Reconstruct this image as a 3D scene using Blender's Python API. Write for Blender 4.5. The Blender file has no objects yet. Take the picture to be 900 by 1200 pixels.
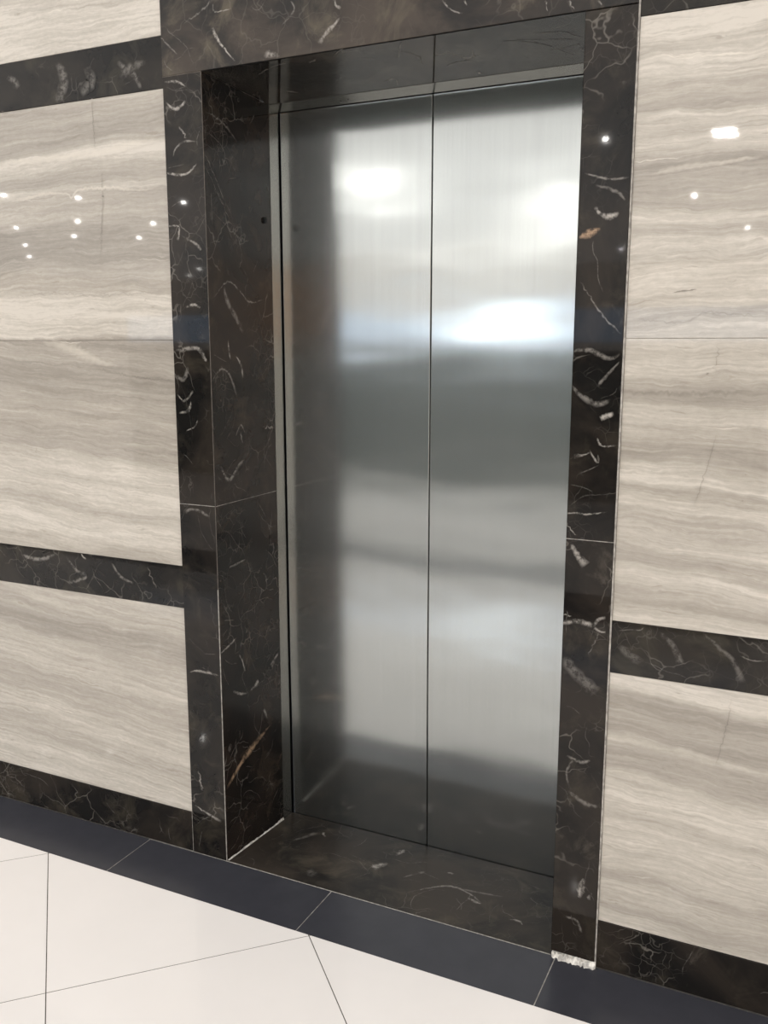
import bpy, math, random
from mathutils import Vector, Matrix
random.seed(7)
sc = bpy.context.scene
COL = sc.collection

# ------------------------------------------------------------------ sizes (metres)
W = 0.9438          # clear width of the opening
D = 0.3026          # depth of the marble lining
E = 0.3553          # plane of the door leaves
XL, XR = -0.1181, 1.0485
HF, HB, HE = 2.108, 2.099, 2.088   # opening height: front, back of marble, at the leaves
JZ = 1.028          # joint height in the piers
B1A, B1B = 2.084, 2.206
B2A, B2B = 0.733, 0.8518
BS = 0.1211
BD = -0.1862
JOINT = 1.463
ROOM_L, ROOM_R, ROOM_B, CEIL = -13.0, 6.5, -14.5, 2.9
ZS = -0.024

VEINS={'J':[('tan',1,[(0.2419,0.3203,0.0027),(0.1756,0.3004,0.0106),(0.1253,0.2837,0.0183),(0.0851,0.2663,0.0103),(0.0369,0.2378,0.0102),(0.0068,0.2177,0.0025)]),('w',0.8,[(0.0797,1.4645,0.0022),(0.0821,1.4356,0.0045),(0.0886,1.4109,0.0022)]),('w',1,[(0.1128,1.4219,0.0023),(0.1358,1.3989,0.0057),(0.1442,1.362,0.0046)]),('w',0.5,[(0.0212,1.5674,0.0022),(0.0836,1.6139,0.0032),(0.1412,1.5931,0.0033),(0.1847,1.5659,0.0034),(0.2616,1.5763,0.0023)]),('w',0.45,[(-0.0056,1.3511,0.0022),(0.0411,1.3872,0.0044),(0.0752,1.3775,0.0044),(0.0972,1.3475,0.0068),(0.1113,1.3104,0.0046)]),('w',0.5,[(0.0678,1.6021,0.0066),(0.0811,1.5658,0.011),(0.1142,1.5273,0.0111),(0.1521,1.4832,0.0114)]),('w',0.7,[(-0.0041,0.619,0.0024),(0.0404,0.6298,0.0048),(0.0781,0.6434,0.0025)]),('w',0.8,[(0.0881,0.5902,0.0037),(0.1038,0.5649,0.0038),(0.115,0.5306,0.0063)]),('w',0.9,[(0.054,0.4929,0.0049),(0.0908,0.4722,0.0063),(0.1248,0.4627,0.0025)]),('w',0.8,[(0.1835,0.4816,0.013),(0.1651,0.4721,0.0078),(0.138,0.4632,0.0051)]),('w',0.7,[(0.2491,0.4996,0.0159),(0.2736,0.5187,0.008),(0.2934,0.5314,0.0054)]),('w',0.5,[(0.0207,0.3275,0.0126),(0.0379,0.3409,0.0101)]),('w',0.6,[(0.2069,0.3853,0.0106),(0.224,0.3464,0.0027)]),('w',0.6,[(-0.0217,0.2181,0.0025),(-0.0026,0.2735,0.005),(0.016,0.3166,0.0025)]),('w',0.6,[(0.0519,0.851,0.0047),(0.0885,0.8526,0.0048),(0.1348,0.8574,0.0025)]),('w',0.7,[(0.1271,1.219,0.0023),(0.1336,1.1832,0.0036)]),('w',0.6,[(0.0276,1.1362,0.0045),(0.0642,1.0902,0.007),(0.1144,1.1263,0.0071),(0.1439,1.1395,0.0024)]),('w',0.4,[(0.0051,1.9179,0.0021),(0.0553,1.8548,0.0021),(0.0791,1.8165,0.0021)]),('w',0.4,[(-0.0031,1.8964,0.002),(0.0504,1.8334,0.0021),(0.1068,1.767,0.0022)]),('w',0.35,[(0.0109,2.0189,0.002),(0.0891,2.0052,0.0042),(0.1555,1.9661,0.0022)]),('w',0.7,[(0.2335,1.2225,0.0024),(0.2917,1.2155,0.0049)]),('w',0.6,[(0.102,1.2048,0.0035),(0.1279,1.2353,0.0035),(0.1473,1.2103,0.0023)])],'F':[('w',0.6,[(0.043,2.2542,0.0028),(0.0472,2.2348,0.0028),(0.0964,2.2352,0.0018)]),('w',1,[(0.0384,2.2019,0.0056),(0.0499,2.1775,0.0057),(0.0688,2.1522,0.0037),(0.102,2.1175,0.0028)]),('w',0.7,[(0.3317,2.1255,0.0108),(0.3453,2.1418,0.0054),(0.3609,2.154,0.0089),(0.3742,2.1629,0.0053),(0.3874,2.1753,0.0036)]),('w',0.7,[(0.3682,2.2136,0.0035),(0.3875,2.1912,0.0053)]),('w',0.7,[(0.6332,2.1742,0.0025),(0.6551,2.1509,0.0026),(0.6823,2.1403,0.0016)]),('w',0.8,[(0.6857,2.1665,0.0033),(0.6898,2.1542,0.0025)]),('w',0.7,[(0.86,2.1406,0.0024),(0.8661,2.1173,0.0016)]),('w',0.6,[(0.9095,2.1333,0.0032),(0.9207,2.1126,0.0016)]),('w',0.6,[(0.9682,2.1246,0.0031),(0.9756,2.111,0.0016)]),('w',0.45,[(-0.1236,2.2045,0.0019),(-0.0884,2.1724,0.0029),(-0.0684,2.1542,0.002)]),('w',0.4,[(-0.0469,2.2213,0.0019),(0.0178,2.2466,0.0038),(0.0334,2.2632,0.0018)]),('w',0.35,[(0.2325,2.1789,0.0018),(0.2676,2.2068,0.0036),(0.2566,2.2301,0.0018)]),('w',0.6,[(0.1843,2.1261,0.0111),(0.2122,2.1113,0.0149),(0.2308,2.1053,0.0037)]),('w',0.8,[(-0.1136,2.0964,0.003),(-0.0715,2.0916,0.0049),(-0.0461,2.0768,0.002)]),('w',0.9,[(-0.1108,2.0481,0.002),(-0.0799,2.0288,0.007),(-0.0476,2.0453,0.005)]),('w',0.8,[(-0.0714,1.9878,0.003),(-0.0491,1.9575,0.004)]),('w',0.55,[(-0.0936,1.9168,0.002),(-0.0846,1.9364,0.004),(-0.0574,1.9502,0.004),(-0.0209,1.9469,0.002)]),('w',1,[(-0.1196,1.8819,0.0031),(-0.0824,1.8729,0.0052),(-0.0504,1.8746,0.0041),(-0.0206,1.8946,0.0031)]),('w',0.8,[(-0.1211,1.7506,0.0032),(-0.0833,1.7465,0.0032),(-0.0904,1.7132,0.0063)]),('w',0.6,[(-0.0789,1.7253,0.0021),(-0.0318,1.7021,0.0063),(-0.0167,1.6848,0.0041)]),('w',0.6,[(-0.1125,1.4356,0.0044),(-0.0408,1.4422,0.0087),(-0.0175,1.4162,0.0066),(-0.0152,1.4075,0.0044)]),('w',0.9,[(-0.0713,1.5464,0.0033),(-0.0453,1.5524,0.0054),(-0.0255,1.5435,0.0032)]),('w',0.6,[(-0.1099,1.3221,0.0022),(-0.0884,1.3047,0.0044),(-0.0566,1.3322,0.0044)]),('w',0.7,[(-0.1067,1.2727,0.0034),(-0.0756,1.2804,0.0067),(-0.0661,1.3053,0.0023)]),('w',0.35,[(-0.1102,1.3713,0.0067),(-0.0885,1.3605,0.0089),(-0.0703,1.3939,0.0066)]),('w',0.7,[(-0.1069,0.5492,0.0026),(-0.086,0.5575,0.0038),(-0.0627,0.5587,0.0063),(-0.0339,0.5584,0.0049),(-0.0054,0.5555,0.0024)]),('w',0.7,[(-0.0875,0.259,0.0039),(-0.0752,0.199,0.0053)]),('w',0.7,[(-0.1074,0.1495,0.0027),(-0.0631,0.1333,0.0053),(-0.0135,0.1188,0.008)]),('w',0.4,[(-0.0998,1.006,0.0071),(-0.0681,1.0178,0.007),(-0.0186,0.9985,0.0046)]),('w',0.7,[(-0.0865,1.2259,0.0023),(-0.0581,1.2383,0.0034),(-0.0463,1.2567,0.0023)]),('w',1,[(0.978,1.7306,0.0051),(0.9909,1.7146,0.0051),(1.0104,1.7084,0.0101),(1.0291,1.7157,0.0033)]),('tan',1,[(0.9467,1.6694,0.0034),(0.9678,1.6769,0.012),(0.9922,1.6858,0.0034)]),('w',0.6,[(0.954,1.7977,0.0017),(0.9808,1.789,0.0025),(1.0071,1.7821,0.0033),(1.0465,1.7825,0.0025)]),('w',0.4,[(0.9762,1.7727,0.0033),(1.0203,1.7579,0.005),(1.04,1.7383,0.0033)]),('w',0.5,[(0.9537,1.5809,0.0017),(0.9976,1.5188,0.0026),(1.0439,1.4712,0.0026)]),('w',0.4,[(0.9411,1.436,0.0035),(0.9775,1.4396,0.0072),(1.0196,1.422,0.007),(1.044,1.4309,0.0035)]),('w',0.4,[(0.9988,1.3629,0.0054),(1.0227,1.3919,0.0053),(1.0447,1.4169,0.0017)]),('w',1,[(1.0072,1.2944,0.0072),(1.0196,1.3003,0.009),(1.0373,1.3063,0.0054)]),('w',0.8,[(1.0034,1.2542,0.0018),(1.0075,1.2433,0.0037),(1.017,1.2364,0.0027),(1.044,1.2395,0.0027)]),('w',0.7,[(0.9533,1.2111,0.0075),(0.9829,1.2182,0.0027),(0.9899,1.2278,0.0018)]),('w',0.7,[(0.9862,1.2276,0.0018),(1.0057,1.2009,0.0046),(1.0067,1.2194,0.0018)]),('w',0.4,[(0.9399,1.3691,0.0018),(0.9631,1.3441,0.0072),(1.0004,1.3251,0.0091),(1.0288,1.3366,0.0054)]),('w',0.8,[(0.9392,1.0836,0.0019),(0.9637,1.0874,0.0028),(0.9882,1.0855,0.0028),(1.0323,1.0947,0.0018)]),('w',0.8,[(0.955,1.0176,0.0057),(0.9712,0.9921,0.0094),(0.991,0.9709,0.0151)]),('w',0.6,[(0.9417,1.0665,0.0019),(0.9698,1.0286,0.0028)]),('w',0.8,[(0.9367,0.8306,0.0079),(0.9771,0.842,0.0078),(1.0136,0.835,0.0095)]),('w',0.7,[(1.0137,0.8331,0.0038),(1.0188,0.8475,0.0056),(1.0279,0.8546,0.0056),(1.039,0.8581,0.0056)]),('w',0.7,[(1.0137,0.8331,0.0057),(1.0273,0.8251,0.0038),(1.0405,0.8249,0.0037)]),('w',0.4,[(1.005,0.7663,0.0019),(1.0255,0.8229,0.0018)]),('w',0.7,[(0.9379,0.8508,0.0029),(0.9632,0.8521,0.0019)]),('w',0.3,[(0.9473,0.7536,0.0158),(0.978,0.7178,0.0195),(1.0277,0.6815,0.0193)]),('w',0.35,[(0.969,0.4334,0.0041),(1.0057,0.4119,0.008),(1.0413,0.4074,0.0059)]),('w',0.9,[(1.0053,0.1688,0.0062),(1.0104,0.1923,0.0124),(1.0153,0.2222,0.0041)]),('w',0.4,[(0.9748,0.1109,0.0043),(1.0036,0.1082,0.0043),(1.0148,0.0802,0.0043)]),('w',0.5,[(1.0295,0.169,0.0061),(1.0366,0.1908,0.0041)]),('w',0.5,[(0.9638,0.5191,0.0041),(0.9959,0.5089,0.006),(1.0191,0.5179,0.0039)]),('w',0.35,[(0.9749,0.4368,0.0041),(0.9654,0.4772,0.004),(0.98,0.5119,0.0041)])],'B':[('w',0.25,[(1.1533,0.8406,0.0053),(1.187,0.809,0.0106),(1.2034,0.7674,0.0123)]),('w',0.25,[(1.2438,0.8493,0.0034),(1.3047,0.7983,0.0084),(1.3279,0.7513,0.0101)]),('w',0.22,[(1.0715,0.7999,0.0112),(1.1157,0.7615,0.0184)]),('w',0.4,[(1.3173,0.8114,0.0017),(1.3443,0.8043,0.0025),(1.3734,0.8088,0.0016)]),('w',0.35,[(-0.4639,2.1873,0.0124),(-0.4444,2.1344,0.0251),(-0.4785,2.0872,0.0171)]),('w',0.3,[(-0.3654,2.1627,0.0165),(-0.3509,2.1237,0.0207),(-0.3934,2.1034,0.0167)]),('w',0.35,[(-0.2626,2.1625,0.0081),(-0.2095,2.1236,0.0101),(-0.1897,2.089,0.0061)]),('w',0.3,[(-0.6451,2.1749,0.013),(-0.6107,2.1362,0.0174)]),('w',0.3,[(-0.2542,2.1207,0.0121),(-0.225,2.1417,0.0181),(-0.1696,2.151,0.008)]),('w',0.5,[(-0.7251,0.8256,0.0054),(-0.6561,0.8167,0.0106),(-0.5858,0.8395,0.0053)]),('w',0.4,[(-0.5456,0.8383,0.0052),(-0.5088,0.8009,0.0078),(-0.4707,0.7844,0.0077),(-0.5457,0.7553,0.0053)]),('w',0.9,[(-0.491,0.8591,0.0025),(-0.4667,0.836,0.0052)]),('w',0.4,[(-0.3707,0.8358,0.0051),(-0.3417,0.7987,0.0076),(-0.2929,0.7841,0.005)]),('w',0.4,[(-0.2408,0.8394,0.0025),(-0.2141,0.7783,0.0037)])],'T':[('w',0.9,[(0.3814,0.163,0.0243),(0.3957,0.1891,0.0171),(0.4077,0.2095,0.0073)]),('w',1,[(0.411,0.2608,0.005),(0.4149,0.2883,0.0127),(0.4182,0.3054,0.0051)]),('w',0.6,[(0.5258,0.0953,0.0034),(0.5735,0.1488,0.0047),(0.6169,0.1785,0.0071),(0.6738,0.1661,0.0046),(0.7185,0.1363,0.0034)]),('w',0.9,[(0.6764,0.1458,0.0046),(0.6995,0.1356,0.0091),(0.7198,0.1327,0.0023)]),('w',0.9,[(0.1516,0.2855,0.0065),(0.1733,0.2628,0.0052)]),('w',0.4,[(0.4794,0.1582,0.0047),(0.5006,0.1869,0.0049),(0.5242,0.2171,0.0097)]),('w',0.9,[(0.8067,0.0972,0.0044),(0.8327,0.1017,0.0067),(0.8458,0.0886,0.0022)]),('w',0.3,[(0.0953,0.1877,0.0051),(0.1264,0.2458,0.013),(0.1374,0.2787,0.0079)]),('w',0.3,[(0.2431,0.0359,0.019),(0.2521,0.0774,0.0288)]),('w',0.6,[(0.5786,0.2431,0.0047),(0.5992,0.2435,0.0072)]),('w',0.35,[(0.6346,0.1781,0.0047),(0.6919,0.1835,0.007),(0.7608,0.1947,0.0045)])],'K':[('dk',0.35,[(-0.3544,2.1002,0.0021),(-0.3536,2.0329,0.0021),(-0.3511,1.9477,0.0021)]),('dk',0.3,[(-0.3342,1.8971,0.0026),(-0.3357,1.8346,0.0026),(-0.3523,1.6862,0.0033)]),('dk',0.8,[(-0.3337,1.8431,0.0053),(-0.3328,1.8344,0.0054)]),('dk',0.35,[(1.3079,0.7159,0.0017),(1.3009,0.6398,0.002),(1.2855,0.5548,0.0018)]),('dk',0.3,[(1.2362,1.4518,0.0016),(1.2333,1.3943,0.0016)]),('dk',0.3,[(1.2441,1.2744,0.0017),(1.2289,1.1984,0.0016),(1.2083,1.1203,0.0017)]),('dk',0.8,[(1.1415,1.5539,0.0017),(1.1646,1.5567,0.003),(1.1907,1.5593,0.0016)]),('dk',0.8,[(1.217,1.3941,0.0041),(1.2205,1.3908,0.0041)]),('lt',0.6,[(-0.7104,1.8477,0.0045),(-0.6117,1.8505,0.0068),(-0.5472,1.8575,0.0067),(-0.4604,1.8539,0.0044),(-0.443,1.8417,0.0044),(-0.4081,1.8613,0.0044),(-0.2762,1.8543,0.0064),(-0.1919,1.8441,0.0042),(-0.136,1.8549,0.0042)]),('lt',0.6,[(-0.6998,1.9501,0.009),(-0.5079,1.9478,0.0132),(-0.3569,1.9482,0.0148),(-0.2695,1.9555,0.0146),(-0.1988,1.9618,0.0124),(-0.1382,1.9646,0.0082)]),('lt',0.5,[(-0.5895,1.4585,0.0048),(-0.5034,1.4465,0.019),(-0.4418,1.4278,0.0235),(-0.3815,1.4071,0.0139),(-0.3069,1.3916,0.0069)]),('dk',0.2,[(-0.7379,1.5825,0.0024),(-0.5389,1.5922,0.0034),(-0.3238,1.5826,0.0034),(-0.128,1.5911,0.0022)]),('dk',0.25,[(-0.3981,1.3907,0.0046),(-0.2787,1.3666,0.0046),(-0.1234,1.3553,0.0022)]),('lt',0.5,[(1.0825,1.7855,0.0049),(1.1478,1.7949,0.0081),(1.227,1.7981,0.0062),(1.3031,1.8043,0.0046)]),('dk',0.25,[(1.0536,1.506,0.0017),(1.1649,1.4944,0.0033),(1.2129,1.5139,0.0033),(1.3243,1.5024,0.0015)]),('dk',0.28,[(1.0484,1.3529,0.0035),(1.1731,1.3503,0.0067),(1.3344,1.3589,0.0063)])],'S':[('w',0.6,[(0.2727,0.0543,0.002),(0.3104,0.0289,0.004)]),('w',0.5,[(0.3549,0.022,0.002),(0.3935,-0.0004,0.0038)]),('w',0.5,[(0.1081,0.2183,0.0022),(0.1341,0.2395,0.0068)]),('w',0.4,[(0.4055,0.074,0.002),(0.4324,0.0868,0.0029)]),('w',0.5,[(0.3758,0.2511,0.0022),(0.4145,0.2289,0.0043)]),('w',0.35,[(0.1055,0.0822,0.0021),(0.1815,0.0407,0.004),(0.2553,0.017,0.002)]),('w',0.4,[(0.6206,0.2642,0.0041),(0.6224,0.2959,0.0062)]),('w',0.4,[(-0.009,0.0279,0.0022),(-0.0033,0.1478,0.0022),(-0.0116,0.3017,0.0023)])]}
TONE_L=[(2.321,0.85),(2.26,0.9),(2.204,0.8),(2.065,0.55),(2.013,0.5),(1.966,0.6),(1.945,0.95),(1.917,0.6),(1.874,0.5),(1.859,0.85),(1.842,0.6),(1.798,0.65),(1.772,0.55),(1.743,0.35),(1.688,0.35),(1.665,0.5),(1.639,0.6),(1.609,0.6),(1.587,0.9),(1.53,0.95),(1.495,0.85),(1.47,0.9),(1.463,0.35),(1.402,0.55),(1.367,0.4),(1.296,0.5),(1.224,0.6),(1.176,0.5),(1.127,0.75),(1.028,0.85),(0.978,0.7),(0.928,0.9),(0.877,0.75),(0.722,0.7),(0.643,0.6),(0.603,0.4),(0.563,0.6),(0.482,0.75),(0.4,0.6),(0.317,0.8),(0.233,0.7),(0.162,0.85)]
TONE_R=[(2.081,0.95),(2.05,0.95),(2.027,0.75),(1.989,0.9),(1.958,0.75),(1.911,0.6),(1.896,0.8),(1.864,0.75),(1.841,0.8),(1.817,0.6),(1.801,0.45),(1.777,0.45),(1.745,0.55),(1.705,0.6),(1.685,0.8),(1.664,0.6),(1.648,0.9),(1.623,0.8),(1.557,0.9),(1.507,0.6),(1.49,0.85),(1.465,0.8),(1.454,0.75),(1.423,0.85),(1.389,0.85),(1.358,0.5),(1.329,0.7),(1.303,0.8),(1.251,0.65),(1.233,0.5),(1.198,0.8),(1.163,0.85),(1.145,0.6),(1.109,0.85),(1.074,0.65),(1.038,0.85),(1.01,0.55),(0.965,0.75),(0.946,0.85),(0.928,0.6),(0.891,0.65),(0.863,0.85),(0.713,0.85),(0.684,0.8),(0.655,0.4),(0.626,0.6),(0.597,0.35),(0.568,0.7),(0.539,0.5),(0.499,0.55),(0.46,0.85),(0.39,0.8),(0.289,0.8),(0.248,0.6),(0.207,0.75),(0.166,0.65),(0.124,0.9)]

# ------------------------------------------------------------------ mesh helpers
class MB:
    def __init__(s): s.v=[]; s.f=[]; s.a=[]; s.mi=[]
    def vert(s, co, a=(0,0,0,0)): s.v.append(tuple(co)); s.a.append(a); return len(s.v)-1
    def face(s, ids, mi=0): s.f.append(tuple(ids)); s.mi.append(mi)
    def box(s, x0,x1,y0,y1,z0,z1, mi=0):
        b=len(s.v)
        for z in (z0,z1):
            for (x,y) in ((x0,y0),(x1,y0),(x1,y1),(x0,y1)): s.vert((x,y,z))
        for q in ((0,3,2,1),(4,5,6,7),(0,1,5,4),(1,2,6,5),(2,3,7,6),(3,0,4,7)): s.face([b+i for i in q],mi)
    def hexa(s, p, mi=0):      # 8 points, bottom loop then top loop
        b=len(s.v)
        for c in p: s.vert(c)
        for q in ((0,3,2,1),(4,5,6,7),(0,1,5,4),(1,2,6,5),(2,3,7,6),(3,0,4,7)): s.face([b+i for i in q],mi)
    def prism(s, poly, z0, z1, mi=0):
        b=len(s.v); n=len(poly)
        for z in (z0,z1):
            for (x,y) in poly: s.vert((x,y,z))
        s.face([b+i for i in reversed(range(n))],mi); s.face([b+n+i for i in range(n)],mi)
        for i in range(n):
            j=(i+1)%n; s.face((b+i,b+j,b+n+j,b+n+i),mi)
    def disc(s, c, ax, r, depth, n=24, mi=0):   # short cylinder, ax = unit normal
        ax=Vector(ax); u=ax.orthogonal().normalized(); w=ax.cross(u); c=Vector(c); b=len(s.v)
        for d in (0,depth):
            for i in range(n):
                t=2*math.pi*i/n; s.vert(c+ax*d+(u*math.cos(t)+w*math.sin(t))*r)
        s.face([b+i for i in reversed(range(n))],mi); s.face([b+n+i for i in range(n)],mi)
        for i in range(n):
            j=(i+1)%n; s.face((b+i,b+j,b+n+j,b+n+i),mi)
    def build(s, name, mat, parent=None, bevel=0, smooth=False):
        me=bpy.data.meshes.new(name); me.from_pydata(s.v,[],s.f)
        at=me.color_attributes.new('vein','FLOAT_COLOR','POINT')
        for i,a in enumerate(s.a): at.data[i].color=a
        mats = mat if isinstance(mat,(list,tuple)) else [mat]
        for m in mats: me.materials.append(m)
        for p,i in zip(me.polygons,s.mi): p.material_index=i; p.use_smooth=smooth
        o=bpy.data.objects.new(name,me); COL.objects.link(o); o.parent=parent
        if bevel:
            md=o.modifiers.new('bevel','BEVEL'); md.width=bevel; md.segments=2; md.limit_method='ANGLE'
            md.harden_normals=False
        return o

VC={'w':(.46,.43,.39),'tan':(.46,.31,.20),'dk':(.10,.085,.07),'lt':(.66,.61,.53)}
LAYER=[0]
def smooth_pts(pts):
    if len(pts)<3: return pts
    out=[]
    for i in range(len(pts)-1):
        p0,p1,p2,p3=pts[max(i-1,0)],pts[i],pts[i+1],pts[min(i+2,len(pts)-1)]
        for k in range(4):
            t=k/4
            out.append(tuple(.5*(2*b+(c-a)*t+(2*a-5*b+4*c-d)*t*t+(3*b-a-3*c+d)*t**3) for a,b,c,d in zip(p0,p1,p2,p3)))
    return out+[pts[-1]]
def ribbon(mb, pts, place, col, strength, rect=None):
    LAYER[0]=(LAYER[0]+1)%40; lift=LAYER[0]*6e-6
    v0=len(mb.v)
    pts=smooth_pts([tuple(p) for p in pts])
    if rect:
        p_=place; place=lambda a,b:p_(min(max(a,rect[0]),rect[1]),min(max(b,rect[2]),rect[3]))
    _ribbon(mb,pts,place,col,strength)
    ax=NORM.get(mb_plane[0])
    if ax:
        for i in range(v0,len(mb.v)): mb.v[i]=tuple(c+lift*n for c,n in zip(mb.v[i],ax))
NORM={'front':(0,-1,0),'jamb':(1,0,0),'sill':(0,0,1),'soffit':(0,0,-1)}
mb_plane=['front']
def _ribbon(mb, pts, place, col, strength):
    """soft-edged vein inlay: pts = (a,b,width) on the stone face; place maps (a,b)->3D"""
    P=[]
    for i in range(len(pts)-1):
        (a0,b0,w0),(a1,b1,w1)=pts[i],pts[i+1]
        L=math.hypot(a1-a0,b1-b0); n=max(2,int(L/max(0.005,.7*max(w0,w1))))
        for k in range(n):
            t=k/n; nx,ny=-(b1-b0)/max(L,1e-6),(a1-a0)/max(L,1e-6)
            j=random.gauss(0,1)*min(.0022,L*.06)*(1 if 0<k else .3)
            P.append((a0+(a1-a0)*t+nx*j,b0+(b1-b0)*t+ny*j,(w0+(w1-w0)*t)*(random.uniform(.65,1.3) if max(w0,w1)<.004 else random.uniform(.8,1.15))))
    P.append(pts[-1])
    n=len(P); rows=[]
    for i,(a,b,w) in enumerate(P):
        a0,b0,_=P[max(i-1,0)]; a1,b1,_=P[min(i+1,n-1)]
        L=math.hypot(a1-a0,b1-b0) or 1; nx,ny=-(b1-b0)/L,(a1-a0)/L
        end=min(1,min(i,n-1-i)/max(1,n*.18))
        st=strength*end*random.uniform(.7,1)
        h=max(w*.5,.0008)
        c=VC[col]
        rows.append([mb.vert(place(a+nx*h*q,b+ny*h*q),(*c,st*s)) for q,s in ((-1.7,0),(-.45,.8),(.45,1),(1.7,0))])
    for r0,r1 in zip(rows,rows[1:]):
        for k in range(3): mb.face((r0[k],r0[k+1],r1[k+1],r1[k]))

def random_veins(mb, rect, place, n, strength=.55, seed=1, wmax=.0022):
    R=random.Random(seed); a0,a1,b0,b1=rect
    for _ in range(n):
        a=R.uniform(a0,a1); b=R.uniform(b0,b1); th=R.uniform(0,2*math.pi)
        w=R.uniform(.0006,wmax); pts=[(a,b,w*.4)]
        for k in range(R.randint(2,6)):
            th+=R.gauss(0,.4); s=R.uniform(.010,.035)
            a+=math.cos(th)*s; b+=math.sin(th)*s
            if not(a0+.002<a<a1-.002 and b0+.002<b<b1-.002): break
            pts.append((a,b,w*R.uniform(.5,1.3)))
        if len(pts)>2: ribbon(mb,pts,place,'w',strength*R.uniform(.25,1),rect)

# ------------------------------------------------------------------ materials
def newmat(name):
    m=bpy.data.materials.new(name); m.use_nodes=True; nt=m.node_tree
    for n in list(nt.nodes): nt.nodes.remove(n)
    o=nt.nodes.new('ShaderNodeOutputMaterial'); p=nt.nodes.new('ShaderNodeBsdfPrincipled')
    nt.links.new(p.outputs[0],o.inputs[0]); return m,nt,p
class G:
    def __init__(s,nt): s.nt=nt
    def n(s,t,**k):
        x=s.nt.nodes.new(t)
        for a,b in k.items(): setattr(x,a,b)
        return x
    def l(s,a,b): s.nt.links.new(a,b)
    def math(s,op,a,b=None,c=None,clamp=False):
        x=s.n('ShaderNodeMath',operation=op); x.use_clamp=clamp
        for i,v in enumerate((a,b,c)):
            if v is None: continue
            if isinstance(v,(int,float)): x.inputs[i].default_value=v
            else: s.l(v,x.inputs[i])
        return x.outputs[0]
    def noise(s,vec,scale,detail=4,rough=.55,dist=0.,out=0):
        x=s.n('ShaderNodeTexNoise'); s.l(vec,x.inputs['Vector'])
        x.inputs['Scale'].default_value=scale; x.inputs['Detail'].default_value=detail
        x.inputs['Roughness'].default_value=rough; x.inputs['Distortion'].default_value=dist
        return x.outputs[out]
    def mapr(s,v,a,b,c=0.,d=1.,smooth=True):
        x=s.n('ShaderNodeMapRange'); s.l(v,x.inputs[0])
        if smooth: x.interpolation_type='SMOOTHSTEP'
        for i,q in zip((1,2,3,4),(a,b,c,d)): x.inputs[i].default_value=q
        return x.outputs[0]
    def mix(s,f,a,b,blend='MIX'):
        x=s.n('ShaderNodeMix',data_type='RGBA',blend_type=blend)
        if isinstance(f,(int,float)): x.inputs[0].default_value=f
        else: s.l(f,x.inputs[0])
        for i,v in ((6,a),(7,b)):
            if isinstance(v,tuple): x.inputs[i].default_value=(*v[:3],1)
            else: s.l(v,x.inputs[i])
        return x.outputs[2]
    def vmul(s,v,k,add=(0,0,0)):
        x=s.n('ShaderNodeMapping'); s.l(v,x.inputs[0]); x.inputs['Scale'].default_value=k; x.inputs['Location'].default_value=add
        return x.outputs[0]
def objco(g): return g.n('ShaderNodeTexCoord').outputs['Object']

def dark_marble(name, tint=1.0, off=(0,0,0), vein=.5, rough=.035, warm=1.0, spec=.24):
    m,nt,p=newmat(name); g=G(nt); co=g.vmul(objco(g),(1,1,1),off)
    c1=g.noise(co,3.2,5,.6,.8); c2=g.noise(g.vmul(co,(1,1,1),(3.1,1.7,.4)),9,5,.65,.6)
    a=(.0115*tint,.0105*tint,.0098*tint); b=(.036*tint*warm,.029*tint,.0235*tint); c=(.078*tint*warm,.066*tint,.048*tint)
    col=g.mix(g.mapr(c1,.38,.62),a,b)
    col=g.mix(g.math('MULTIPLY',g.mapr(c2,.5,.74),.65),col,c)
    # web of hairline veins: warped cell borders, present only in patches
    wv=g.noise(co,5,4,.6,0,out=1)
    vm=g.n('ShaderNodeVectorMath',operation='MULTIPLY_ADD'); g.l(wv,vm.inputs[0]); vm.inputs[1].default_value=(.16,.16,.16); g.l(co,vm.inputs[2])
    for sc_,w,st,lo,hi,sd in ((11,.022,.55,.50,.62,0.),(26,.03,.30,.52,.66,5.)):
        vo=g.n('ShaderNodeTexVoronoi',feature='DISTANCE_TO_EDGE'); vo.inputs['Scale'].default_value=sc_
        g.l(g.vmul(vm.outputs[0],(1,1,1),(sd,sd,sd)),vo.inputs['Vector'])
        line=g.mapr(vo.outputs['Distance'],0,w,1,0)
        mask=g.mapr(g.noise(g.vmul(co,(1,1,1),(sd+2,0,1)),4.5,3,.6),lo,hi)
        f=g.math('MULTIPLY',g.math('MULTIPLY',line,mask),st*vein)
        col=g.mix(f,col,(.36,.33,.29))
    # cloudy grey halos
    h=g.mapr(g.noise(g.vmul(co,(1,1,1),(7,3,5)),7,5,.7,1.4),.60,.78)
    col=g.mix(g.math('MULTIPLY',h,.16*vein*2),col,(.25,.22,.18))
    at=g.n('ShaderNodeAttribute',attribute_name='vein')
    brk=g.mapr(g.noise(co,55,3,.7),.36,.58,.12,1)
    col=g.mix(g.math('MULTIPLY',at.outputs['Alpha'],brk),col,at.outputs['Color'])
    g.l(col,p.inputs['Base Color'])
    p.inputs['Roughness'].default_value=rough
    p.inputs['Specular IOR Level'].default_value=spec
    # faint polish ripple
    bp=g.n('ShaderNodeBump'); bp.inputs['Strength'].default_value=.02; bp.inputs['Distance'].default_value=.01
    g.l(g.noise(co,3,2,.5),bp.inputs['Height']); g.l(bp.outputs[0],p.inputs['Normal'])
    return m

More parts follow.
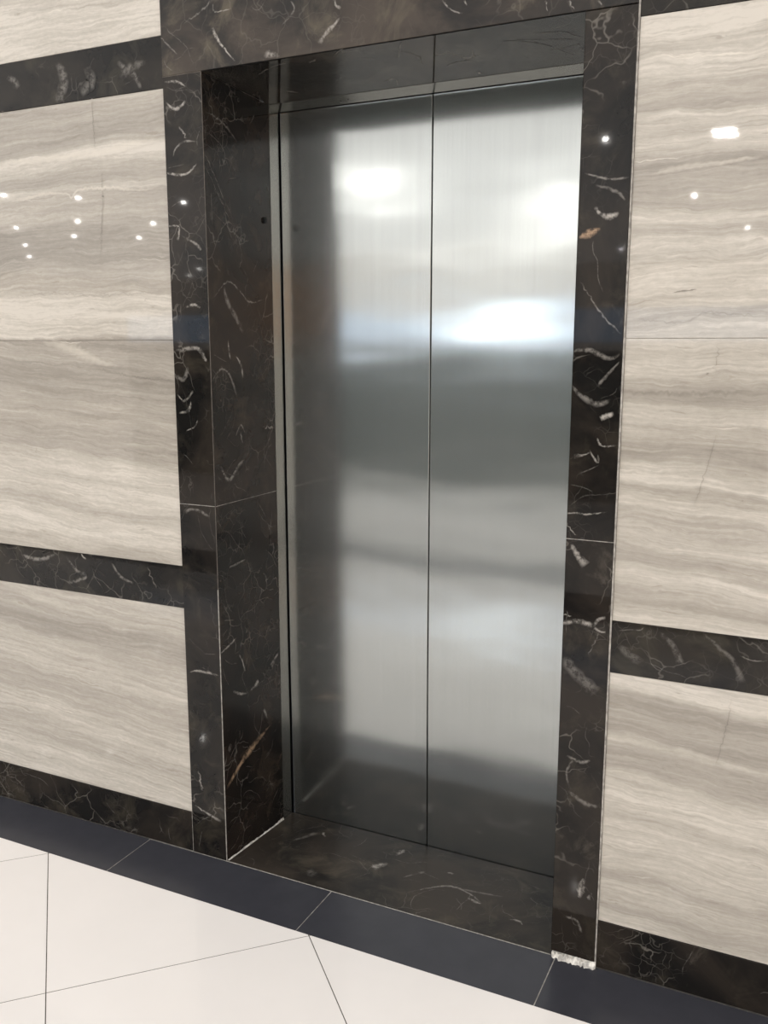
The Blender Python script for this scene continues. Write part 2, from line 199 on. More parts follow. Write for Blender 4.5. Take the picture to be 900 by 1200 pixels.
def travertine(name, tone, off, slope, z_joint):
    m,nt,p=newmat(name); g=G(nt); co=objco(g)
    sx=g.n('ShaderNodeSeparateXYZ'); g.l(co,sx.inputs[0]); x,z=sx.outputs[0],sx.outputs[2]
    w1=g.math('SUBTRACT',g.noise(g.vmul(co,(1.6,1.6,2.2),off),1,3,.5),.5)
    w2=g.math('SUBTRACT',g.noise(g.vmul(co,(7,7,16),off),1,4,.6),.5)
    w3=g.math('SUBTRACT',g.noise(g.vmul(co,(30,30,70),off),1,3,.6),.5)
    zz=g.math('ADD',z,g.math('MULTIPLY',w1,.06)); zz=g.math('ADD',zz,g.math('MULTIPLY',w2,.04)); zz=g.math('ADD',zz,g.math('MULTIPLY',w3,.004))
    # the slabs below the joint carry veins that dip
    low=g.math('LESS_THAN',z,z_joint)
    zz=g.math('ADD',zz,g.math('MULTIPLY',g.math('MULTIPLY',g.math('SUBTRACT',x,slope[0]),low),slope[1]))
    zl=g.math('MINIMUM',zz,z_joint-.002); zh=g.math('MAXIMUM',zz,z_joint+.002)
    zz=g.math('ADD',g.math('MULTIPLY',zl,low),g.math('MULTIPLY',zh,g.math('SUBTRACT',1,low)))
    fc=g.n('ShaderNodeFloatCurve'); g.l(g.math('DIVIDE',zz,3.0),fc.inputs['Value'])
    cu=fc.mapping.curves[0]; pts=sorted((zc/3.0,t) for zc,t in tone)
    cu.points[0].location=(0,pts[0][1]); cu.points[1].location=(1,pts[-1][1])
    for a,b in pts: cu.points.new(a,b)
    for q in cu.points: q.handle_type='AUTO_CLAMPED'
    fc.mapping.update()
    t=fc.outputs[0]
    # strata of growing fineness, all running with the warped height
    cx=g.n('ShaderNodeCombineXYZ'); g.l(x,cx.inputs[0]); g.l(zz,cx.inputs[2]); sv=cx.outputs[0]
    s1=g.noise(g.vmul(sv,(2.0,1,38),off),1,4,.6); s2=g.noise(g.vmul(sv,(5,1,150),off),1,5,.7); s3=g.noise(g.vmul(sv,(9,1,75),(off[0]+4,0,3)),1,3,.6)
    t=g.math('ADD',t,g.math('MULTIPLY',g.math('SUBTRACT',s1,.5),.75))
    t=g.math('ADD',t,g.math('MULTIPLY',g.math('SUBTRACT',s2,.5),.85))
    fine=g.math('SUBTRACT',g.noise(g.vmul(co,(60,60,110)),1,4,.7),.5)
    t=g.math('ADD',t,g.math('MULTIPLY',fine,.30))
    r=g.n('ShaderNodeValToRGB'); g.l(t,r.inputs[0]); el=r.color_ramp.elements
    el[0].position=.0; el[0].color=(.215,.195,.168,1); el[1].position=1.05 if False else 1; el[1].color=(.60,.56,.50,1)
    for q,c in ((.35,(.30,.273,.237,1)),(.65,(.405,.372,.325,1)),(.85,(.50,.465,.41,1))):
        e=el.new(q); e.color=c
    # thin dark pencil lines along the strata
    ln=g.mapr(s3,.645,.70,0,1)
    col=g.mix(g.math('MULTIPLY',ln,.34),r.outputs[0],(.24,.205,.165))
    l2=g.mapr(g.noise(g.vmul(sv,(3,1,110),(off[0]+9,0,8)),1,3,.6),.66,.72,0,1)
    col=g.mix(g.math('MULTIPLY',l2,.55),col,(.74,.69,.61))
    # fossil pits
    pit=g.mapr(g.noise(g.vmul(co,(70,70,90),(5,5,5)),1,2,.6),.74,.80)
    col=g.mix(g.math('MULTIPLY',pit,.3),col,(.22,.19,.15))
    at=g.n('ShaderNodeAttribute',attribute_name='vein'); col=g.mix(at.outputs['Alpha'],col,at.outputs['Color'])
    g.l(col,p.inputs['Base Color']); p.inputs['Roughness'].default_value=.03
    p.inputs['Specular IOR Level'].default_value=.5
    bp=g.n('ShaderNodeBump'); bp.inputs['Strength'].default_value=.015; bp.inputs['Distance'].default_value=.01
    g.l(g.noise(co,4,2,.5),bp.inputs['Height']); g.l(bp.outputs[0],p.inputs['Normal'])
    return m

def steel(name, base=(.60,.60,.585), rough=.27, aniso=.7, wave=.0, smudge=0.):
    m,nt,p=newmat(name); g=G(nt); co=objco(g)
    br=g.noise(g.vmul(co,(420,420,1.6)),1,3,.6); br2=g.noise(g.vmul(co,(60,60,.7)),1,3,.6)
    f=g.math('ADD',g.math('MULTIPLY',br,.5),g.math('MULTIPLY',br2,.5))
    b=g.mix(g.mapr(f,.35,.65,smooth=False),tuple(c*.965 for c in base),tuple(min(1,c*1.03) for c in base))
    g.l(b,p.inputs['Base Color']); p.inputs['Metallic'].default_value=1
    r=g.mapr(br,.3,.7,rough*.95,rough*1.05,smooth=False)
    if smudge:
        sx=g.n('ShaderNodeSeparateXYZ'); g.l(co,sx.inputs[0])
        lowm=g.mapr(sx.outputs[2],0,.35,1,0)
        sm=g.mapr(g.noise(g.vmul(co,(5,5,9)),1,5,.65),.5,.75)
        r=g.math('ADD',r,g.math('MULTIPLY',g.math('MULTIPLY',sm,lowm),smudge))
    g.l(r,p.inputs['Roughness'])
    p.inputs['Anisotropic'].default_value=aniso
    tg=g.n('ShaderNodeTangent',direction_type='RADIAL',axis='Z'); g.l(tg.outputs[0],p.inputs['Tangent'])
    p.inputs['Anisotropic Rotation'].default_value=ANROT
    hz=g.n('ShaderNodeBsdfAnisotropic' if False else 'ShaderNodeBsdfGlossy'); hz.inputs['Roughness'].default_value=.62; g.l(b,hz.inputs['Color'])
    mx=g.n('ShaderNodeMixShader'); mx.inputs[0].default_value=.16; g.l(p.outputs[0],mx.inputs[1]); g.l(hz.outputs[0],mx.inputs[2])
    g.l(mx.outputs[0],[q for q in nt.nodes if q.type=='OUTPUT_MATERIAL'][0].inputs[0])
    if wave:
        bp=g.n('ShaderNodeBump'); bp.inputs['Strength'].default_value=1; bp.inputs['Distance'].default_value=wave
        h=g.noise(g.vmul(co,(1.5,1.5,3.4)),1,1,.4); h2=g.noise(g.vmul(co,(3,3,9),(4,4,4)),1,1,.4)
        g.l(g.math('ADD',h,g.math('MULTIPLY',h2,.25)),bp.inputs['Height']); g.l(bp.outputs[0],p.inputs['Normal'])
    return m
ANROT=0.0

def simple(name,col,rough=.5,spec=.5,metal=0,noise=0.,nscale=8,emit=None,es=0):
    m,nt,p=newmat(name); g=G(nt)
    if noise:
        n=g.noise(objco(g),nscale,4,.6)
        g.l(g.mix(g.mapr(n,.3,.7),tuple(c*(1-noise) for c in col),tuple(min(1,c*(1+noise)) for c in col)),p.inputs['Base Color'])
    else: p.inputs['Base Color'].default_value=(*col,1)
    p.inputs['Roughness'].default_value=rough; p.inputs['Specular IOR Level'].default_value=spec; p.inputs['Metallic'].default_value=metal
    if emit: p.inputs['Emission Color'].default_value=(*emit,1); p.inputs['Emission Strength'].default_value=es
    return m

M={}
M['pier']=dark_marble('dark_marble_pier',.62,(0,0,0))
M['jamb']=dark_marble('dark_marble_jamb',.62,(4,2,1),.5,warm=1.12)
M['lintel']=dark_marble('dark_marble_lintel_hazed',1.7,(2,5,3),.18,.07,warm=1.0)  # tint raised to put the haze of the mirrored ceiling into the colour
M['soffit']=dark_marble('dark_marble_soffit',.9,(6,1,2),.3,.04,spec=.25)
M['sill']=dark_marble('dark_marble_sill',1.25,(1,8,2),.3,.34,spec=.12)
M['band']=dark_marble('dark_marble_band',.65,(9,3,1),.35,.045,warm=.95)
M['base']=dark_marble('dark_marble_base',.75,(5,5,8),.6,.08)
M['stone_l']=travertine('vein_stone_left',TONE_L,(0,0,0),(-.35,.07),JOINT)
M['stone_r']=travertine('vein_stone_right',TONE_R,(11,0,5),(1.2,.03),JOINT)
M['steel']=steel('brushed_steel_leaf',(.43,.448,.44),.15,.6,wave=.004,smudge=.12)
M['steel2']=steel('brushed_steel_frame',(.36,.357,.335),.17,.5)
M['black']=simple('shadow_gap',(.004,.004,.004),.9,.1)
M['grout_l']=simple('pale_grout',(.36,.34,.31),.9,.2,noise=.35,nscale=60)
M['grout_w']=simple('white_caulk',(.62,.60,.56),.85,.3,noise=.4,nscale=70)
M['grout_m']=simple('taupe_grout',(.13,.115,.10),.8,.2,noise=.3,nscale=50)
M['grout_s']=simple('stone_grout',(.33,.30,.26),.8,.2,noise=.2,nscale=50)
M['grout_d']=simple('brown_grout',(.10,.085,.07),.9,.2,noise=.3,nscale=50)
M['tile_d']=simple('charcoal_tile',(.040,.041,.050),.24,.3,noise=.05,nscale=14)
M['tile_w']=simple('white_tile',(.87,.835,.81),.045,.5,noise=.012,nscale=3)
M['ceil_glow']=simple('ceiling_added_glow',(.5,.49,.48),.8,.2,noise=.02,emit=(1.0,.985,.965),es=1.03)  # ordinary ceiling given an added glow as broad fill light
M['hall']=simple('hall_wall_added_glow',(.78,.75,.71),.6,.3,noise=.05,nscale=1.5,emit=(1,.95,.9),es=.22)  # slight glow added so the walls mirror brighter in the steel
M['plug']=simple('black_plug',(.006,.006,.006),.45,.4)

# ------------------------------------------------------------------ tagging
def tag(o,label=None,cat=None,group=None,kind=None):
    for k,v in (('label',label),('category',cat),('group',group),('kind',kind)):
        if v: o[k]=v
    return o
def thing(name,label,cat,loc=(0,0,0),group=None):
    o=bpy.data.objects.new(name,None); COL.objects.link(o); o.location=loc; o.empty_display_size=.2
    return tag(o,label,cat,group,'thing')
def child(o,parent):
    o.parent=parent; o.matrix_parent_inverse=Matrix.Translation(parent.location).inverted(); return o

EPS=.0004
pl_front=lambda a,b:(a,-EPS,b)
pl_band=lambda a,b:(a,.004-EPS,b)
pl_jamb=lambda a,b:(EPS,a,b)
pl_jambr=lambda a,b:(W-EPS,a,b)
def sof_z(y): return HF+(HB-HF)*y/D
pl_soffit=lambda a,b:(a,b,sof_z(b)-EPS)
def sill_z(y): return ZS*max(0,y)/E
pl_sill=lambda a,b:(a,b,sill_z(b)+EPS)
def put(mb,key,place,cond=lambda q:True,rect=None):
    for c,st,pts in VEINS[key]:
        m=(sum(p[0] for p in pts)/len(pts),sum(p[1] for p in pts)/len(pts))
        if cond(m): ribbon(mb,pts,place,c,st,rect)

# ================================================================== MARBLE SURROUND
sur=thing('door_surround','dark brown veined marble surround framing the elevator doorway','door surround',(W/2,0,0))
# piers: lower and upper slab each side; outer edges stand a little proud of the wall stone
def pier(x0,x1,z0,z1,label,seed,cond):
    mb=MB(); mb.box(x0,x1,0,.024,z0,z1)
    ob=child(mb.build('pier_slab',M['pier'],bevel=.0012),sur); return ob
def vein_only(name,mat,fill,parent_obj):
    """veins joined into the slab's own mesh"""
def slab(name,mat,boxf,veinf,label=None,parent=sur,bevel=0):
    mb=MB(); boxf(mb); veinf(mb)
    o=mb.build(name,mat)
    child(o,parent)
    if label: o['label']=label
    return o
g1=.0008
def PF(key_seed,x0,x1,z0,z1,n):
    def f(mb):
        put(mb,'F',pl_front,lambda q:x0<q[0]<x1 and z0<q[1]<z1,(x0+.001,x1-.001,z0,z1))
        random_veins(mb,(x0,x1,z0,z1),pl_front,n,.3,key_seed)
    return f
def cbox(x0,x1,y0,y1,z0,z1,c=.0012):
    """slab with a small arris on its front edges"""
    def f(mb):
        b=len(mb.v)
        for (yy,i) in ((y0,c),(y0+c,0),(y1,0)):
            for (x,z) in ((x0+i,z0+i),(x1-i,z0+i),(x1-i,z1-i),(x0+i,z1-i)): mb.vert((x,yy,z))
        mb.face((b,b+1,b+2,b+3))
        for k in (0,4):
            for i in range(4):
                j=(i+1)%4; mb.face((b+k+i,b+k+4+i,b+k+4+j,b+k+j))
        mb.face((b+11,b+10,b+9,b+8))
    return f
slab('pier_slab',M['pier'],cbox(XL,-.0003,0,.024,0,JZ-g1),PF(11,XL,0,0.005,JZ-.01,9),'lower slab of the left pier')
slab('pier_slab',M['pier'],cbox(XL,-.0003,0,.024,JZ+g1,HF-g1),PF(12,XL,0,JZ+.01,HF-.01,10),'upper slab of the left pier')
slab('pier_slab',M['pier'],cbox(W,XR,0,.024,0.012,JZ-g1),PF(13,W,XR,0.02,JZ-.01,8),'lower slab of the right pier')
slab('pier_slab',M['pier'],cbox(W,XR,0,.024,JZ+g1,HF-g1),PF(14,W,XR,JZ+.01,HF-.01,8),'upper slab of the right pier')
slab('lintel_slab',M['lintel'],cbox(XL,XR,0,.024,HF+g1,CEIL),PF(15,XL,XR,HF+.005,CEIL-.02,22),'brown lintel slab with white veins, reflected haze put into its colour')
# jamb linings (faces turned into the opening)
def jamb(side,z0,z1,seed,n):
    def bf(mb):
        x0,x1=((-.024,0) if side<0 else (W,W+.024))
        zt=lambda y: min(z1,sof_z(y)-.0005)
        mb.hexa([(x0,.0245,z0),(x1,.0008,z0),(x1,D,z0),(x0,D,z0),(x0,.0245,zt(0)),(x1,.0008,zt(0)),(x1,D,zt(D)),(x0,D,zt(D))] if side<0 else
                [(x0,.0008,z0),(x1,.0245,z0),(x1,D,z0),(x0,D,z0),(x0,.0008,zt(0)),(x1,.0245,zt(0)),(x1,D,zt(D)),(x0,D,zt(D))])
    pl=pl_jamb if side<0 else pl_jambr
    def vf(mb):
        if side<0: mb_plane[0]='jamb'; put(mb,'J',pl,lambda q:z0<q[1]<z1,(.003,D-.001,z0+.001,z1-.001))
        random_veins(mb,(.004,D-.004,z0+.004,min(z1,HB)-.004),pl,n,.35,seed); mb_plane[0]='front'
    return bf,vf
slab('jamb_lining',M['jamb'],*jamb(-1,-.022,JZ-g1,21,45),'lower lining of the left jamb with a tan slash vein')
slab('jamb_lining',M['jamb'],*jamb(-1,JZ+g1,3,22,30),'upper lining of the left jamb')
slab('jamb_lining',M['jamb'],*jamb(1,-.022,JZ-g1,23,30))
slab('jamb_lining',M['jamb'],*jamb(1,JZ+g1,3,24,30))
# soffit lining
def sof_b(mb):
    mb.hexa([(0,.003,sof_z(.003)),(W,.003,sof_z(.003)),(W,D,HB),(0,D,HB),(0,.003,HF+.02),(W,.003,HF+.02),(W,D,HF+.02),(0,D,HF+.02)])
def sof_v(mb):
    mb_plane[0]='soffit'; put(mb,'S',pl_soffit,lambda q:0<q[0]<W and 0<q[1]<D); random_veins(mb,(.01,W-.01,.01,D-.01),pl_soffit,25,.3,31); mb_plane[0]='front'
slab('soffit_lining',M['soffit'],sof_b,sof_v,'black polished soffit lining under the lintel')
mb=MB(); mb.box(0,W,.0008,.003,HF-.0005,HF+.018); child(mb.build('shadow_joint',M['black']),sur)
# thin grout lines of the piers
mb=MB()
mb.box(XR,XR+.0035,.0015,.01,0.01,CEIL)
child(mb.build('grout_line',M['grout_l']),sur)['label']='pale grout line down the outer edge of the right pier'
mb=MB(); mb.box(-.0016,.0005,-.0006,.001,0.0,.80); child(mb.build('grout_line',M['grout_l']),sur)['label']='pale line along the lower left arris'
mb=MB(); mb.box(-.0010,.0004,-.0003,.001,.80,HF-.002); child(mb.build('grout_line',M['grout_m']),sur)['label']='fine brown line along the upper left arris'
for q,lb in (((XL,0,.0012,.02,JZ-g1,JZ+g1),'fine joint across the left pier'),((W,XR,.0012,.02,JZ-g1,JZ+g1),'fine joint across the right pier'),((XL,0,.0012,.02,HF-g1,HF+g1),'fine joint under the lintel'),
             ((-.02,-.0010,.002,D-.002,JZ-g1,JZ+g1),'fine joint across the left jamb'),((XL-.0012,XL,.0012,.012,0,.125),'joint at the baseboard')):
    mb=MB(); mb.box(*q); child(mb.build('grout_line',M['grout_m' if 'lintel' in lb else 'grout_l']),sur)['label']=lb
# ragged caulk at the foot of the right pier and the jamb
def ragged(mb,p0,p1,w,h,seed,up=(0,0,1)):
    R=random.Random(seed); n=26; p0=Vector(p0); p1=Vector(p1); d=(p1-p0); L=d.length; d.normalize(); nrm=Vector((d.y,-d.x,0))
    b=len(mb.v)
    for i in range(n+1):
        t=i/n; c=p0+(p1-p0)*t; ww=w*R.uniform(.4,1.2)*(1 if 0<i<n else .4); hh=h*R.uniform(.3,1.15)
        mb.vert(c+nrm*ww); mb.vert(c+Vector((0,0,hh))+nrm*.0006); mb.vert(c-nrm*.003)
    for i in range(n):
        a=b+3*i; mb.face((a,a+3,a+4,a+1)); mb.face((a+1,a+4,a+5,a+2))
mb=MB(); ragged(mb,(W+.002,0,0),(XR+.004,0,0),.014,.013,3); mb.box(W+.001,XR-.001,.003,.02,0,.013)
child(mb.build('caulk_bead',M['grout_w']),sur)['label']='ragged white caulk at the foot of the right pier'
mb=MB(); ragged(mb,(0.0005,D-.001,sill_z(D)),(0.0005,.004,0.0),.004,.004,5)
R=random.Random(4)
ragged(mb,(.001,D-.0015,sill_z(D)),(.001,D-.03,sill_z(D)),.010,.008,8)
child(mb.build('caulk_bead',M['grout_w']),sur)['label']='white caulk along the foot of the left jamb'
# screw plug on the left jamb
mb=MB(); mb.disc((0,.268,1.790),(1,0,0),.0085,.005,20); mb.disc((.005,.268,1.790),(1,0,0),.005,.0015,20)
child(mb.build('plug',M['plug']),sur)['label']='small round black plug high on the left jamb'

# marble threshold
def sill_b(mb):
    y1=E+.003
    mb.hexa([(0,.0012,-.04),(W,.0012,-.04),(W,y1,-.045),(0,y1,-.045),(0,.0012,0),(W,.0012,0),(W,y1,sill_z(y1)),(0,y1,sill_z(y1))])
def sill_v(mb):
    mb_plane[0]='sill'; put(mb,'T',pl_sill,rect=(.003,W-.003,.003,E-.014)); random_veins(mb,(.02,W-.02,.01,E-.02),pl_sill,30,.35,41); mb_plane[0]='front'
mb=MB(); sill_b(mb); sill_v(mb)
th=mb.build('threshold',M['sill']); th['kind']='thing'; tag(th,'dark marble threshold slab with white flecks in front of the elevator doors','threshold')
mb=MB(); mb.box(0.0,W,-.0016,.0012,-.03,.0006); mb.box(XL-.16,0,-.0016,.0,-.03,.0006)
gl=child(mb.build('grout_line',M['grout_l']),th); gl.matrix_parent_inverse=Matrix()

# ================================================================== ELEVATOR DOORS
ev=thing('elevator_door','closed two-leaf brushed stainless steel elevator door inside the marble surround','elevator door',(W/2,E,0))
XM=.4656
def bow(z):     # the sheet springs back very slightly near its foot
    a,b,k=.62,.38,.014
    if z>=a: return 0
    if z<=b: return k*(a-b)/2+k*(b-z)
    return k*(a-z)**2/(2*(a-b))
def leaf(x0,x1,label,tilt):
    mb=MB(); z0,z1=-.030,HE+.03; t=.03; nx,nz=10,40
    # folded sheet: front face with rounded vertical edges
    b=len(mb.v); r=.0018
    xs=[x0,x0+r*.3,x0+r,x0+r*1.6]+[x0+r+(x1-x0-2*r)*i/nx for i in range(1,nx)]+[x1-r*1.6,x1-r,x1-r*.3,x1]
    ys=[r,r*.3,0,0]+[0]*(nx-1)+[0,0,r*.3,r]
    zs=[z0+(z1-z0)*k/nz for k in range(nz+1)]
    for z in zs:
        for x,y in zip(xs,ys): mb.vert((x,E+y+bow(z),z))
    n=len(xs)
    for k in range(nz):
        for i in range(n-1): mb.face((b+k*n+i,b+k*n+i+1,b+(k+1)*n+i+1,b+(k+1)*n+i))
    c=len(mb.v)
    for z in (z0,z1):
        for x,y in ((x0,r),(x1,r),(x1,t),(x0,t)): mb.vert((x,E+y+bow(z),z))
    for q in ((1,2,6,5),(2,3,7,6),(3,0,4,7),(4,5,6,7),(0,3,2,1)): mb.face([c+i for i in q])
    o=mb.build('door_panel',M['steel'],smooth=False)
    for p in o.data.polygons[:nz*(n-1)]: p.use_smooth=True
    o['label']=label; return child(o,ev)
leaf(0.0035,XM-.0012,'left leaf with a dark reflection of the jamb',0.0)
leaf(XM+.0012,2*XM+.008,'right leaf with the brightest blue-white reflection',0.0)
# steel reveals either side and overhead
mb=MB(); mb.hexa([(-.02,D+.0005,-.03),(0,D+.0005,-.03),(0,E-.003,-.03),(-.02,E-.003,-.03),(-.02,D+.0005,HB),(0,D+.0005,HB),(0,E-.003,HE),(-.02,E-.003,HE)])
mb.box(-.001,.0012,D+.0003,D+.0018,-.02,HB)
fr=child(mb.build('side_reveal',M['steel2']),ev); fr['label']='left steel reveal'
mb=MB(); mb.hexa([(W,D+.0005,-.03),(W+.02,D+.0005,-.03),(W+.02,E-.003,-.03),(W,E-.003,-.03),(W,D+.0005,HB),(W+.02,D+.0005,HB),(W+.02,E-.003,HE),(W,E-.003,HE)])
child(mb.build('side_reveal',M['steel2']),ev)['label']='right steel reveal'
mb=MB(); mb.hexa([(0,D+.0005,HB-.001),(W,D+.0005,HB-.001),(W,E-.003,HE),(0,E-.003,HE),(0,D+.0005,HB+.03),(W,D+.0005,HB+.03),(W,E-.003,HB+.03),(0,E-.003,HB+.03)])
hd=child(mb.build('head_reveal',M['steel2']),ev); hd['label']='steel head reveal with two screw holes'
for x,y,r in ((.2085,.337,.0042),(.232,.331,.0022)):
    mb=MB(); z=HB-.001+(HE-HB+.001)*(y-D)/(E-D); mb.disc((x,y,z+.004),(0,0,-1),r,.0048,18)
    child(mb.build('screw_hole',M['plug']),ev)
mb=MB(); mb.box(0,W,E-.003,E-.0006,HE-.0012,HE+.01); child(mb.build('head_gap_shade',M['black']),ev)  # solid black strip standing in for the shade above the leaves
mb=MB(); mb.box(0,W,E-.009,E-.001,-.06,-.048); mb.box(0,W,E-.001,E+.04,-.06,-.048)
child(mb.build('sill_track',M['black']),ev)['label']='dark track under the leaves'
# dark shaft behind everything
mb=MB(); mb.box(-.08,W+.08,E+.05,E+.06,-.1,2.3)
tag(mb.build('trim_shaft',M['black']),kind='structure')

# ================================================================== WALLS
def stone(name,x0,x1,mat,cuts):
    mb=MB()
    for (z0,z1) in ((BS+.0008,B2A-.0008),(B2B+.0008,JOINT-.0003),(JOINT+.0003,B1A-.0008),(B1B+.0008,2.6),(2.6008,CEIL)):
        xs=[x0]+[c for c in cuts if x0<c<x1]+[x1]
        for a,b in zip(xs,xs[1:]): cbox(a+.0003,b-.0003,.005,.024,z0,z1,.0006)(mb)
    put(mb,'K',lambda a,b:(a,.005-EPS,b),lambda q:x0<q[0]<x1,(x0+.001,x1-.001,BS,CEIL))
    o=mb.build(name,mat); return tag(o,kind='structure')
stone('wall_left',ROOM_L,XL-.0008,M['stone_l'],[XL-1.2*k for k in range(1,12)])
stone('wall_right',XR+.0035,ROOM_R,M['stone_r'],[XR+1.2*k for k in range(1,6)])
tn=0
def band(x0,x1,z0,z1,mat,name,vf=None,yf=.004):
    global tn
    mb=MB(); cbox(x0,x1,yf,.024,z0,z1,.0006)(mb)
    def pl(a,b): return (a,yf-EPS,b)
    vx0,vx1=max(x0,-1.6),min(x1,2.6)
    put(mb,'B',pl,lambda q:x0<q[0]<x1 and z0<q[1]<z1,(x0+.001,x1-.001,z0+.001,z1-.001))
    random_veins(mb,(vx0,vx1,z0,z1),pl,int((vx1-vx0)*9),.3,int(abs(x0*10+z0*97))+3)
    return tag(mb.build(name,mat),kind='structure')
band(ROOM_L,XL-.0005,B1A,B1B,M['band'],'trim_1'); band(ROOM_L,XL-.0005,B2A,B2B,M['band'],'trim_2')
band(XR+.0035,ROOM_R,B1A,B1B,M['band'],'trim_3'); band(XR+.0035,ROOM_R,B2A,B2B,M['band'],'trim_4')
band(ROOM_L,XL-.001,0,BS,M['base'],'baseboard_left',yf=.003); band(XR+.0035,ROOM_R,0,BS,M['base'],'baseboard_right',yf=.003)
# wall core behind the cladding, leaving the doorway open
mb=MB(); mb.box(ROOM_L-.1,-.024,.0242,.30,-.1,CEIL+.1); mb.box(W+.024,ROOM_R+.1,.0242,.30,-.1,CEIL+.1); mb.box(-.024,W+.024,.0242,.30,HF+.022,CEIL+.1)
tag(mb.build('wall_front',M['grout_s']),kind='structure')

# ================================================================== FLOOR
def clip(poly,nx,ny,c):   # keep nx*x+ny*y<=c
    out=[]
    for i in range(len(poly)):
        p,q=poly[i],poly[(i+1)%len(poly)]; dp=nx*p[0]+ny*p[1]-c; dq=nx*q[0]+ny*q[1]-c
        if dp<=0: out.append(p)
        if dp*dq<0:
            t=dp/(dp-dq); out.append((p[0]+(q[0]-p[0])*t,p[1]+(q[1]-p[1])*t))
    return out
TS=.6165; S2=TS*math.sqrt(2); C1,C2=-.6817,-.3018
GAP=.0012
STR0,STR1=-2.75,-3.3     # second dark course, farther into the hall
mb=MB()
for (ya,yb) in ((BD-.0012,STR0+.0012),(STR1-.0012,ROOM_B)):
    for i in range(-26,26):
        for j in range(-26,26):
            a0,a1=C1+S2*i+GAP*1.4,C1+S2*(i+1)-GAP*1.4; b0,b1=C2+S2*j+GAP*1.4,C2+S2*(j+1)-GAP*1.4
            poly=[((a+b)/2,(a-b)/2) for a,b in ((a0,b0),(a0,b1),(a1,b1),(a1,b0))]
            if max(p[1] for p in poly)<yb or min(p[1] for p in poly)>ya or max(p[0] for p in poly)<ROOM_L or min(p[0] for p in poly)>ROOM_R: continue
            for nx,ny,c in ((0,1,ya),(0,-1,-yb),(1,0,ROOM_R),(-1,0,-ROOM_L)): poly=clip(poly,nx,ny,c)
            if len(poly)>=3:
                if sum(poly[k][0]*poly[(k+1)%len(poly)][1]-poly[(k+1)%len(poly)][0]*poly[k][1] for k in range(len(poly)))<0: poly.reverse()
                mb.prism(poly,-.01,0)
mb.box(ROOM_L,ROOM_R,ROOM_B,BD-.0,-.03,-.0006,1)
tag(mb.build('floor',[M['tile_w'],M['grout_d']]),kind='structure')
mb=MB()
J0=-.2765
for (ya,yb) in ((-.0016,BD),(STR0,STR1)):
    for i in range(-21,12):
        x0=max(J0+TS*i+.0013,ROOM_L); x1=min(J0+TS*(i+1)-.0013,ROOM_R)
        if x1<=x0: continue
        mb.prism([(x0,yb),(x1,yb),(x1,ya),(x0,ya)],-.01,.0002)
    mb.box(ROOM_L,ROOM_R,yb,ya,-.03,-.0006,1)
tag(mb.build('trim_5',[M['tile_d'],M['grout_l']]),kind='structure')

# ================================================================== REST OF THE HALL (seen only mirrored in steel and polished stone)
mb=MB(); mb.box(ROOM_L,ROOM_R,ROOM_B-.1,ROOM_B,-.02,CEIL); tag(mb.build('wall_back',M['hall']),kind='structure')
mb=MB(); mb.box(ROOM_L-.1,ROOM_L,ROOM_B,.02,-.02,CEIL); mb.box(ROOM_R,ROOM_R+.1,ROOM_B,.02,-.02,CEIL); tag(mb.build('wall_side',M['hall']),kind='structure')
mb=MB(); mb.box(ROOM_L,ROOM_R,ROOM_B,.02,CEIL,CEIL+.1); tag(mb.build('ceiling',M['ceil_glow']),kind='structure')
# long display counter across the hall: dark below, lit sign box on top
M['dk']=simple('counter_green_grey',(.10,.118,.112),.5,.4,noise=.3,nscale=2)
M['glow']=simple('light_box_blue_white',(.7,.8,1),.4,.3,emit=(.62,.80,1.0),es=1.0)
M['glow2']=simple('light_box_white',(.8,.9,1),.4,.3,emit=(.85,.93,1.0),es=6)
M['orange']=simple('orange_glow_standin',(.8,.35,.1),.4,.3,emit=(1.0,.42,.12),es=.8)  # made-up warm glow, stands in for a person mirrored in the steel corner
mb=MB(); mb.box(-6.0,1.0,-7.3,-6.6,0,1.38); mb.box(-6.0,1.0,-7.35,-6.55,1.38,1.42)
ct=tag(mb.build('trim_6',M['dk']),kind='structure')
mb=MB(); mb.box(-6.0,1.0,-6.7,-6.6,1.50,1.80)
gb=mb.build('light_box',M['glow'],ct)
mb=MB(); mb.box(-2.15,-1.15,-6.59,-6.56,1.52,1.78)
mb.build('light_box_panel',M['glow2'],ct)
mb=MB(); mb.box(3.9,5.2,-8.0,-7.8,1.6,2.2)
tag(mb.build('warm_glow_standin',M['orange']),kind='structure')  # added glowing box out of view, no sign hangs here

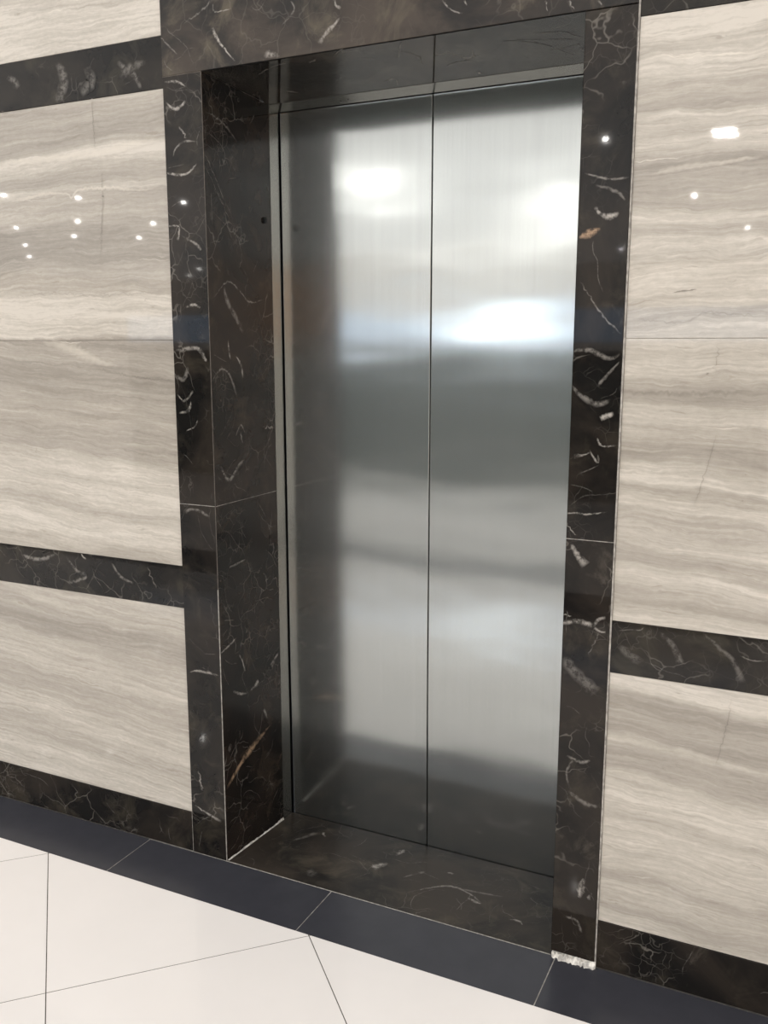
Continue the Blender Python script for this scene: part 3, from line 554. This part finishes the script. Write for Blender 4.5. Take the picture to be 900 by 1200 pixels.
def disk(x,y,z,size,power,col=(1,.97,.92),shape='DISK',sy=None,rot=(0,0,0)):
    L=bpy.data.lights.new('downlight','AREA'); L.shape=shape; L.size=size
    if sy: L.size_y=sy
    L.energy=power; L.color=col
    o=bpy.data.objects.new('downlight',L); COL.objects.link(o); o.location=(x,y,z); o.rotation_euler=rot; return o
LP=2.6
for x,y in ((-5.86,-4.76),(-5.32,-5.18),(-6.57,-6.48),(-7.7,-6.62),(-7.62,-7.51),(-5.92,-7.03),(-7.03,-8.1),(-9.07,-8.05),(-10.37,-9.36),(-4.57,-5.88),(-9.25,-12.38),(-10.4,-13.6),
            (.16,-7.6),(-1.44,-12.27),(.45,-10.39),(3.5,-5.0),(3.5,-8.5),(4,-11.5),(-.09,-4.84)):
    disk(x,y,CEIL-.012,.026,LP)
for dy in (0,.18): disk(.69,-4.9-dy,CEIL-.012,.15,5,shape='RECTANGLE',sy=.035)
for x,y in ((-2.36,-5.08),(-1.16,-6.72)): disk(x,y,CEIL-.012,.22,9)

for x,y in ((-2.6,-10.3),(-4.3,-11.5),(-1.6,-8.9)): disk(x,y,CEIL-.012,.12,9)

# ================================================================== CAMERA
cam=bpy.data.cameras.new('camera'); co=bpy.data.objects.new('camera',cam); COL.objects.link(co); sc.camera=co
cam.sensor_fit='VERTICAL'; cam.sensor_height=24; cam.lens=1068.309*24/1200; cam.clip_start=.01
cam.shift_x=-(450.93-450)/1200; cam.shift_y=(601.99-600)/1200
yaw,pitch,roll=.4452,-.1804,.0006
f=Vector((-math.sin(yaw)*math.cos(pitch),math.cos(yaw)*math.cos(pitch),math.sin(pitch))); r=Vector((math.cos(yaw),math.sin(yaw),0)); u=r.cross(f)
r2=r*math.cos(roll)+u*math.sin(roll); u2=-r*math.sin(roll)+u*math.cos(roll)
mt=Matrix((r2,u2,-f)).transposed().to_4x4(); mt.translation=Vector((1.4329,-1.9581,1.4444)); co.matrix_world=mt

# ================================================================== WORLD / COLOUR
w=bpy.data.worlds.new('world'); sc.world=w; w.use_nodes=True
w.node_tree.nodes['Background'].inputs[0].default_value=(.9,.92,1,1); w.node_tree.nodes['Background'].inputs[1].default_value=.3
sc.view_settings.view_transform='Standard'; sc.view_settings.look='None'; sc.view_settings.exposure=.14
sc.cycles.max_bounces=10; sc.cycles.glossy_bounces=6; sc.cycles.diffuse_bounces=5; sc.cycles.use_denoising=True
sc.cycles.sample_clamp_indirect=6; sc.cycles.caustics_reflective=True
